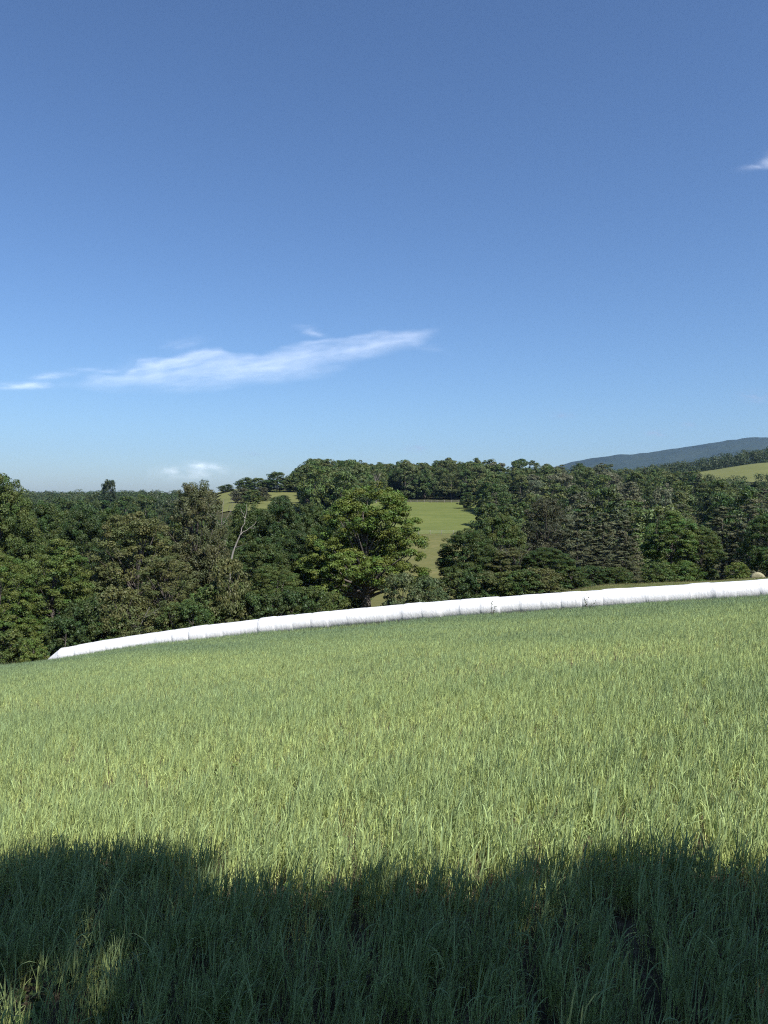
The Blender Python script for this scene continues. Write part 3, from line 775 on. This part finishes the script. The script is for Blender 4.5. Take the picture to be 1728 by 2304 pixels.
def crop():
    g = np.random.default_rng(77)
    parts = []
    bands = [(2.1, 7, 760, 5, 4), (7, 14, 560, 4, 4), (14, 26, 360, 3, 3), (26, 40, 240, 3, 3), (40, 60, 190, 2, 3)]
    for d0, d1, dens, seg, nl in bands:
        um = .66 if d0 > 2 else .8
        area = um * (d1 * d1 - d0 * d0) + 1.5 * 2 * (d1 - d0)
        n = int(area * dens / 5)
        y = np.sqrt(d0 * d0 + (d1 * d1 - d0 * d0) * g.random(n)); x = (g.random(n) * 2 - 1) * (um * y + 1.5)
        x = np.repeat(x, 5) + g.normal(size=n * 5) * .021; y = np.repeat(y, 5) + g.normal(size=n * 5) * .021; n *= 5   # tillers of one plant
        k = y < crop_edge(x / np.maximum(y, 1))
        thin = patch_noise(x, y, .9, 1.7)            # thin spots in the stand
        k &= g.random(n) < np.clip(.98 + .12 * thin, .84, 1)
        x, y = x[k], y[k]; n = len(x); z = ground(x, y)
        vig = .5 + .5 * patch_noise(x, y, .33, .4) + .12 * g.normal(size=n)
        vig = np.clip(vig, 0, 1)
        H = (.225 + .085 * vig) * (1 + .3 * np.clip((y - 30) / 18, 0, 1)) * (.75 + .4 * g.random(n))
        wide = .70 + max(0, d0 - 7) * .020
        hue = np.clip(.52 + .34 * patch_noise(x, y, .5, 2.2) + .2 * g.normal(size=n) - .42 * np.clip((y - 22) / 22, 0, 1) + .16 * np.clip((13 - y) / 7, 0, 1), 0, 1)
        wind = R(12)                                   # leaves tip over to the right
        # stem
        az = g.random(n) * 6.28
        base = np.stack([x, y, z - .01], -1)
        ones = np.ones(n)
        parts.append(blades(base, az, H * .8, np.abs(g.normal(size=n)) * .08, (.1 + .25 * g.random(n)), .006 * wide * ones, max(1, seg - 2), 0 * ones, g.random(n), hue, g.normal(size=n)))
        for l in range(nl):
            fr = (l + .4 + .5 * g.random(n)) / (nl + .3)
            h0 = H * .72 * fr
            azl = np.where(g.random(n) < .5, wind + g.normal(size=n) * .7, g.random(n) * 6.28)
            b = base.copy(); b[:, 2] += h0; b[:, :2] += g.normal(size=(n, 2)) * .012
            up = g.random(n)
            ln = H * (.32 + .30 * g.random(n)) * (.75 + .35 * fr)
            lean = .04 + .26 * g.random(n)
            curl = np.where(up < .64, .1 + .4 * g.random(n), 1.0 + 1.4 * g.random(n))
            parts.append(blades(b, azl, ln, lean, curl, (.006 + .0045 * g.random(n)) * wide, seg, h0, g.random(n), hue, g.normal(size=n) * .7))
    V, Fq, T_ = [], [], []; o = 0
    for v, f, t in parts:
        V.append(v.astype(np.float32)); Fq.append(f + o); T_.append(t.astype(np.float32)); o += len(v)
    me = mesh_np('grain_crop', np.concatenate(V), np.concatenate(Fq), np.concatenate(T_))
    m, nt, N, L = new_mat('cereal_leaves')
    at_ = N('ShaderNodeAttribute'); at_.attribute_name = 'tint'
    sep = N('ShaderNodeSeparateColor'); L(at_.outputs['Color'], sep.inputs[0])
    ra = ramp(nt, [(.0, (.56, .60, .23)), (.3, (.50, .60, .19)), (.62, (.30, .41, .165)), (1, (.18, .262, .14))])
    rb = ramp(nt, [(.0, (.62, .62, .26)), (.3, (.58, .66, .21)), (.62, (.40, .50, .175)), (1, (.255, .345, .145))])
    L(sep.outputs[0], ra.inputs[0]); L(sep.outputs[0], rb.inputs[0])
    mx = N('ShaderNodeMix'); mx.data_type = 'RGBA'; L(sep.outputs[2], mx.inputs[0]); L(ra.outputs[0], mx.inputs[6]); L(rb.outputs[0], mx.inputs[7])
    hs = N('ShaderNodeHueSaturation'); hs.inputs['Saturation'].default_value = .95; L(mx.outputs[2], hs.inputs['Color'])
    mr = N('ShaderNodeMapRange'); mr.inputs[3].default_value = .55; mr.inputs[4].default_value = 1.4; L(sep.outputs[1], mr.inputs[0]); L(mr.outputs[0], hs.inputs['Value'])
    p = N('ShaderNodeBsdfPrincipled'); p.inputs['Roughness'].default_value = .55; p.inputs['Specular IOR Level'].default_value = .15
    L(hs.outputs[0], p.inputs['Base Color'])
    t = N('ShaderNodeBsdfTranslucent'); L(hs.outputs[0], t.inputs['Color'])
    ms = N('ShaderNodeMixShader'); ms.inputs[0].default_value = .32; L(p.outputs[0], ms.inputs[1]); L(t.outputs[0], ms.inputs[2])
    oo = N('ShaderNodeOutputMaterial'); L(ms.outputs[0], oo.inputs[0])
    tag(link('grain_crop', me, m), 'knee high young green grain crop covering the sloping field', 'crop', kind='stuff')
crop()

def ground_weeds():
    """low clover-like leaves between the stems near the camera"""
    g = np.random.default_rng(91); n = 2600
    y = np.sqrt(1.5 ** 2 + (9 ** 2 - 1.5 ** 2) * g.random(n)); x = (g.random(n) * 2 - 1) * (.6 * y + .8)
    k = (patch_noise(x, y, 1.6, .3) + .25 * g.normal(size=n)) > .05
    x, y = x[k], y[k]; z = ground(x, y)
    c = np.stack([x, y, z + .04], -1)
    v, f, t = leaf_cards(c, .05 + .05 * g.random(len(x)), 9, .045, g, .7, aspect=.8, upb=1.2, shell=.1)
    me = mesh_np('ground_weeds', v, f, t); me.materials.append(M_leaf)
    o = link('ground_weeds', me); o.color = (.12, .19, .05, 1)
    tag(o, 'low broad leaved weeds between the grain stems in the foreground', 'weeds', kind='stuff')
ground_weeds()

def rough_grass():
    g = np.random.default_rng(93); parts = []
    def strip(n, u0, u1, dd0, dd1, h, w):
        u = u0 + (u1 - u0) * g.random(n); d = row_depth(u) + dd0 + (dd1 - dd0) * g.random(n)
        x = u * d; z = ground(x, d); one = np.ones(n)
        parts.append(blades(np.stack([x, d, z - .02], -1), g.random(n) * 6.28, h * (.5 + .8 * g.random(n)), .1 + .3 * g.random(n), .3 + .8 * g.random(n), w * one, 2, 0 * one, g.random(n), g.random(n), g.normal(size=n)))
    strip(26000, .02, .62, .9, 22, .09, .03)
    strip(7000, -.60, -.43, -3.5, 9, .5, .022)
    strip(6000, -.43, .1, .9, 8, .3, .022)
    V, Fq, T_ = [], [], []; o = 0
    for v, f, t in parts: V.append(v); Fq.append(f + o); T_.append(t); o += len(v)
    me = mesh_np('rough_grass', np.concatenate(V), np.concatenate(Fq), np.concatenate(T_)); me.materials.append(M_leaf)
    ob = link('rough_grass', me); ob.color = (.125, .13, .048, 1)
    tag(ob, 'short mown and rough grass along the strip behind the bale row', 'grass', kind='stuff')
rough_grass()

def tall_weed(xd, yd, hpx, depth, seed, label, bushy):
    u = (xd * KD - CX) / F; x = u * depth; z = gz(x, depth)
    H = top_z(yd, depth) - z
    g = np.random.default_rng(seed)
    e = empty('tall_weed', (x, depth, z)); tag(e, label, 'weed')
    G = Geo(); cs = []
    for k in range(2 + bushy):
        a = g.random() * 6.28; sp = .25 * k
        tip = np.array([math.cos(a) * sp, math.sin(a) * sp * .5, H * (1 - .22 * k)])
        t = np.linspace(0, 1, 6)[:, None]; mid = np.array([tip[0] * .2, tip[1] * .2, tip[2] * .6])
        pts = 2 * t * (1 - t) * mid + t * t * tip
        G.tube(pts, np.linspace(.016, .006, 6), 5)
        for s in np.linspace(.35, 1, 9):
            q = 2 * s * (1 - s) * mid + s * s * tip; cs.append(q + g.normal(size=3) * np.array([.05, .05, .03]))
    st = link('stem', G.mesh('stem', True), M_bark, e)
    v, f, t = leaf_cards(np.array(cs), np.full(len(cs), .06), 3, .085, g, .8)
    me = mesh_np('leaves', v, f, t); me.materials.append(M_leaf)
    o = link('leaves', me, None, e); o.color = (*DARK, 1)
tall_weed(1062, 1300, 20, 45.5, 3, 'single dark upright weed standing in front of the bale row near its middle', 0)
tall_weed(1268, 1281, 20, 44.8, 4, 'tall dark weed with spreading side shoots in front of the right bale row', 3)

# ------------------------------------------------------------------ the tree behind the viewer whose shade lies on the foreground
SUN_AZ, SUN_EL = R(143), R(49)
SV = np.array([math.sin(SUN_AZ) * math.cos(SUN_EL), math.cos(SUN_AZ) * math.cos(SUN_EL), math.sin(SUN_EL)])
def shade_tree():
    g = np.random.default_rng(41)
    xe = np.array([0, 200, 430, 520, 600, 750, 900, 1100, 1300, 1500, 1659]) * KD
    ye = np.array([1848, 1862, 1884, 1926, 1944, 1940, 1930, 1912, 1896, 1888, 1884]) * KD
    ue = (xe - CX) / F
    de = EYE / ((ye - HZ) / F - .1296 + .0922 * ue)
    ex, ey = ue * de, de
    cs, rs = [], []
    for gx in np.arange(-8.5, 8.5, .48):
        for gy in np.arange(-11, 6.5, .48):
            x = gx + .48 * g.random(); y = gy + .48 * g.random()
            lim = np.interp(x, ex, ey); r = .40 + .34 * g.random()
            if y > lim - 1.2: r = .28 + .12 * g.random()
            if y > lim - r * .8: continue
            # thin place low on the left that lets flecks of sun through
            if ((x + 1.4) / .75) ** 2 + ((y - 3.5) / .34) ** 2 < 1 and g.random() < .68: continue
            h = 5.0 + 6.5 * g.random() + .25 * max(0, -y)
            cs.append(np.array([x, y, gz(x, y)]) + SV * (h / SV[2])); rs.append(r)
    cs = np.array(cs); rs = np.array(rs)
    bx, by = 7.2, -9.5; bz = gz(bx, by)
    base = np.array([bx, by, bz])
    v, f, t = leaf_cards(cs - base, rs, 190, .2, g, .8)
    e = empty('shade_tree', base); tag(e, 'big broadleaf tree behind the viewer throwing the dark shade on the near crop', 'tree')
    cm = mesh_np('shade_tree_crown', v, f, t); cm.materials.append(M_leaf)
    o = link('crown', cm, None, e); o.color = (*DARK, 1)
    tr = limb_geo(12, cs - base, g, .45, .3, 60, .85).mesh('shade_tree_trunk', True); tr.materials.append(M_bark)
    link('trunk', tr, None, e)
shade_tree()

# ------------------------------------------------------------------ clouds (thin sheets high in the sky)
def cloud_mat(name, colr, refl):
    m, nt, N, L = new_mat(name)
    at_ = N('ShaderNodeAttribute'); at_.attribute_name = 'tint'
    sep = N('ShaderNodeSeparateColor'); L(at_.outputs['Color'], sep.inputs[0])
    a = N('ShaderNodeBsdfTranslucent'); a.inputs[0].default_value = (*colr, 1)
    b = N('ShaderNodeBsdfDiffuse'); b.inputs[0].default_value = (*colr, 1)
    ad = N('ShaderNodeMixShader'); ad.inputs[0].default_value = refl; L(a.outputs[0], ad.inputs[1]); L(b.outputs[0], ad.inputs[2])
    tr = N('ShaderNodeBsdfTransparent'); mx = N('ShaderNodeMixShader')
    L(sep.outputs[0], mx.inputs[0]); L(tr.outputs[0], mx.inputs[1]); L(ad.outputs[0], mx.inputs[2])
    o = N('ShaderNodeOutputMaterial'); L(mx.outputs[0], o.inputs[0]); return m
M_cloud = cloud_mat('ice_cloud', (.97, .98, 1.), .25); M_scrap = cloud_mat('shaded_cloud_scrap', (.42, .46, .56), .3); M_puff = cloud_mat('sunlit_cloud_puff', (.93, .94, .96), .85)

def cloud(name, x0, x1, y0, y1, nx, ny, dens, alt, tilt, mat, label):
    """a cloud veil: x0..x1, y0..y1 in photo pixels; it lies in a tilted layer at height alt (m)"""
    yc = (y0 + y1) / 2; D0 = alt / ((HZ - yc) / F)
    V, T_ = [], []
    for j in range(ny + 1):
        for i in range(nx + 1):
            px = x0 + (x1 - x0) * i / nx; py = y0 + (y1 - y0) * j / ny
            a = (HZ - py) / F; u = (px - CX) / F
            # plane z = alt + tilt*(Y-D0)
            Y = (alt - tilt * D0) / (a - tilt)
            V.append((u * Y, Y, a * Y + EYE + alt * .012 * noise.noise(Vector((px * .01, py * .03, 2)))))
            d = max(0., min(1., dens(px, py)))
            T_.append((d, 0, 0, 1))
    w = nx + 1; i = np.arange(ny)[:, None] * w; j = np.arange(nx)[None]
    f = np.stack([i + j, i + j + 1, i + w + j + 1, i + w + j], -1).reshape(-1, 4)
    keep = np.array(T_)[:, 0][f].max(1) > .001
    me = mesh_np(name, V, f[keep], T_, True)
    tag(link(name, me, mat), label, 'cloud')

def fb(px, py, sx, sy, o): return noise.fractal(Vector((px * sx, py * sy, o)), .9, 2.1, 6)
def sm(a, b, x):
    t = max(0., min(1., (x - a) / (b - a))); return t * t * (3 - 2 * t)
zu = [(240, 240), (300, 226), (420, 212), (470, 176), (540, 168), (600, 150), (700, 122), (750, 120), (800, 145), (880, 150), (960, 130), (1100, 96), (1300, 65), (1400, 60), (1505, 49)]
zl = [(240, 246), (320, 252), (450, 250), (620, 262), (760, 245), (900, 230), (1000, 215), (1150, 185), (1250, 150), (1340, 118), (1440, 90), (1505, 52)]
UX = [a / 1.508 for a, b in zu]; UY = [700 + b / 1.508 for a, b in zu]
LX = [a / 1.508 for a, b in zl]; LY = [700 + b / 1.508 for a, b in zl]
def ell(px, py, cx, cy, rx, ry, sl=0.):
    q = ((px - cx) / rx) ** 2 + ((py - cy - sl * (px - cx)) / ry) ** 2
    return math.exp(-q * 1.3)
def cirrus(px, py):
    wx = fb(px, py, .006, .02, 4.) * 12; wy = fb(px, py, .008, .03, 9.) * 9
    x, y = px + wx, py + wy + .10 * (px - 600) * 0
    s = py + .14 * px                                   # streaks run along the band
    up = np.interp(x, UX, UY); lo = np.interp(x, LX, LY); th = max(6, lo - up)
    e = sm(-7, 10, y - up) * sm(-22, 26, lo - y)
    ends = sm(UX[0] - 15, UX[0] + 70, x) * sm(-4, 70, UX[-1] - x)
    n = fb(px, s, .006, .045, 1.); n2 = fb(px, s, .03, .11, 5.)
    d = e * ends * (.60 + .34 * n + .16 * n2)
    for cx, cy, rx, ry, sl, k in [(700, 746, 34, 7, .22, .42), (408, 776, 40, 11, -.12, .30), (225, 836, 90, 8, -.06, .34), (350, 818, 95, 12, -.05, .25), (955, 776, 40, 12, .3, .2)]:
        d += k * ell(x, y, cx, cy, rx, ry, sl) * (.7 + .7 * n2)
    return d * .27
cloud('cloud', 60, 1040, 715, 905, 300, 110, cirrus, 3200, 0., M_cloud, 'long thin white cloud streak above the left half of the hills, rising to the right')
cloud('cloud', -60, 190, 825, 895, 110, 50, lambda a, b: (.28 * ell(a, b, 55, 868, 75, 7, -.03) + .25 * ell(a, b, 112, 846, 34, 7, -.08)) * (.75 + .7 * fb(a, b, .02, .08, 3.)), 3200, 0., M_cloud, 'small thin white wisp at the left edge, left of the long cloud')
cloud('cloud', 1620, 1900, 320, 420, 120, 60, lambda a, b: (.26 * ell(a, b, 1738, 360, 26, 14, -.28) + .10 * ell(a, b, 1705, 379, 34, 7, -.1) + .3 * ell(a, b, 1785, 350, 40, 22, 0)) * (.7 + .8 * fb(a, b, .02, .05, 6.)), 3200, 0., M_cloud, 'white cloud wisp cut by the right edge high in the sky')
cloud('cloud', 330, 570, 1025, 1095, 120, 60, lambda a, b: (.2 * ell(a, b, 440, 1046, 22, 8, .1) + .16 * ell(a, b, 470, 1050, 30, 8) + .12 * ell(a, b, 388, 1059, 20, 8, .1) + .09 * ell(a, b, 440, 1066, 95, 16)) * (.75 + .9 * fb(a, b, .03, .06, 7.)), 1100, 1.2, M_puff, 'low pale puffy cloud just above the left ridge')
for cx, cy, rx, ry, k, lab in [(1479, 976, 26, 7, .30, 'small grey cloud scrap above the blue mountain slope'), (1550, 955, 16, 9, .16, 'faint grey cloud scrap above the middle of the blue mountain'),
                               (1705, 893, 40, 14, .20, 'faint grey cloud scrap at the right edge above the mountain'), (1262, 934, 30, 9, .14, 'faint grey cloud scrap left of the mountain'),
                               (937, 1010, 26, 8, .22, 'faint grey cloud scrap above the middle of the hilltop wood'), (565, 1022, 24, 6, .12, 'faint grey cloud scrap right of the low puffy cloud')]:
    cloud('cloud', cx - 2.4 * rx, cx + 2.4 * rx, cy - 2.6 * ry, cy + 2.6 * ry, 50, 30,
          lambda a, b, cx=cx, cy=cy, rx=rx, ry=ry, k=k: k * ell(a, b, cx, cy, rx, ry) * (1. + 1.6 * fb(a, b, .05, .1, cx)), 1500, -.5, M_scrap, lab)

# ------------------------------------------------------------------ haze
def haze():
    x0, x1, y0, y1, z0, z1 = -5400, 5600, -80, 7000, -80, 520
    v = [(a, b, c) for a in (x0, x1) for b in (y0, y1) for c in (z0, z1)]
    f = [(0, 1, 3, 2), (4, 6, 7, 5), (0, 4, 5, 1), (2, 3, 7, 6), (0, 2, 6, 4), (1, 5, 7, 3)]
    me = mesh_np('haze', v, f)
    m, nt, N, L = new_mat('thin_summer_air')
    p = N('ShaderNodeVolumePrincipled'); p.inputs['Density'].default_value = HAZE
    p.inputs['Color'].default_value = (.34, .58, 1., 1); p.inputs['Anisotropy'].default_value = .2
    o = N('ShaderNodeOutputMaterial'); L(p.outputs[0], o.inputs['Volume'])
    tag(link('haze', me, m), 'thin blue summer haze over the far hills', 'haze', kind='stuff')
HAZE = 4.5e-5
haze()

# ------------------------------------------------------------------ light, sky, camera
w = bpy.data.worlds.new('World'); sc.world = w; w.use_nodes = True
nt = w.node_tree; bg = nt.nodes['Background']
sky = nt.nodes.new('ShaderNodeTexSky'); sky.sky_type = 'NISHITA'; sky.sun_disc = False
sky.sun_elevation = SUN_EL; sky.sun_rotation = SUN_AZ
sky.altitude = 0; sky.air_density = 1.1; sky.dust_density = .8; sky.ozone_density = 9
gm = nt.nodes.new('ShaderNodeGamma'); gm.inputs[1].default_value = 1.1      # contrast of the air between zenith and horizon
hs = nt.nodes.new('ShaderNodeHueSaturation'); hs.inputs['Saturation'].default_value = .97
nt.links.new(sky.outputs[0], gm.inputs[0]); nt.links.new(gm.outputs[0], hs.inputs['Color'])
nt.links.new(hs.outputs[0], bg.inputs[0]); bg.inputs[1].default_value = .0605

sun = bpy.data.lights.new('sun', 'SUN'); sun.energy = 5.0; sun.angle = R(.53); sun.color = (1, .975, .94)
so = bpy.data.objects.new('sun', sun); col.objects.link(so)
so.rotation_euler = Vector(SV).to_track_quat('Z', 'Y').to_euler()

cam = bpy.data.cameras.new('camera'); co = bpy.data.objects.new('camera', cam); col.objects.link(co)
cam.sensor_fit = 'HORIZONTAL'; cam.sensor_width = 36; cam.lens = 36
cam.shift_y = -(1152 - HZ) / 1728
cam.clip_start = .05; cam.clip_end = 120000
co.location = (0, 0, EYE); co.rotation_euler = (R(90), 0, 0)
sc.camera = co

sc.render.engine = 'CYCLES'
cy = sc.cycles
cy.max_bounces = 5; cy.diffuse_bounces = 3; cy.glossy_bounces = 1; cy.transmission_bounces = 3; cy.transparent_max_bounces = 12; cy.volume_bounces = 0
cy.use_denoising = False
sc.cycles.pixel_filter_type = 'BLACKMAN_HARRIS'; sc.cycles.filter_width = 1.15
cy.use_adaptive_sampling = True; cy.adaptive_threshold = .02
sc.view_settings.view_transform = 'Standard'; sc.view_settings.look = 'None'
sc.view_settings.exposure = .95; sc.view_settings.gamma = 1
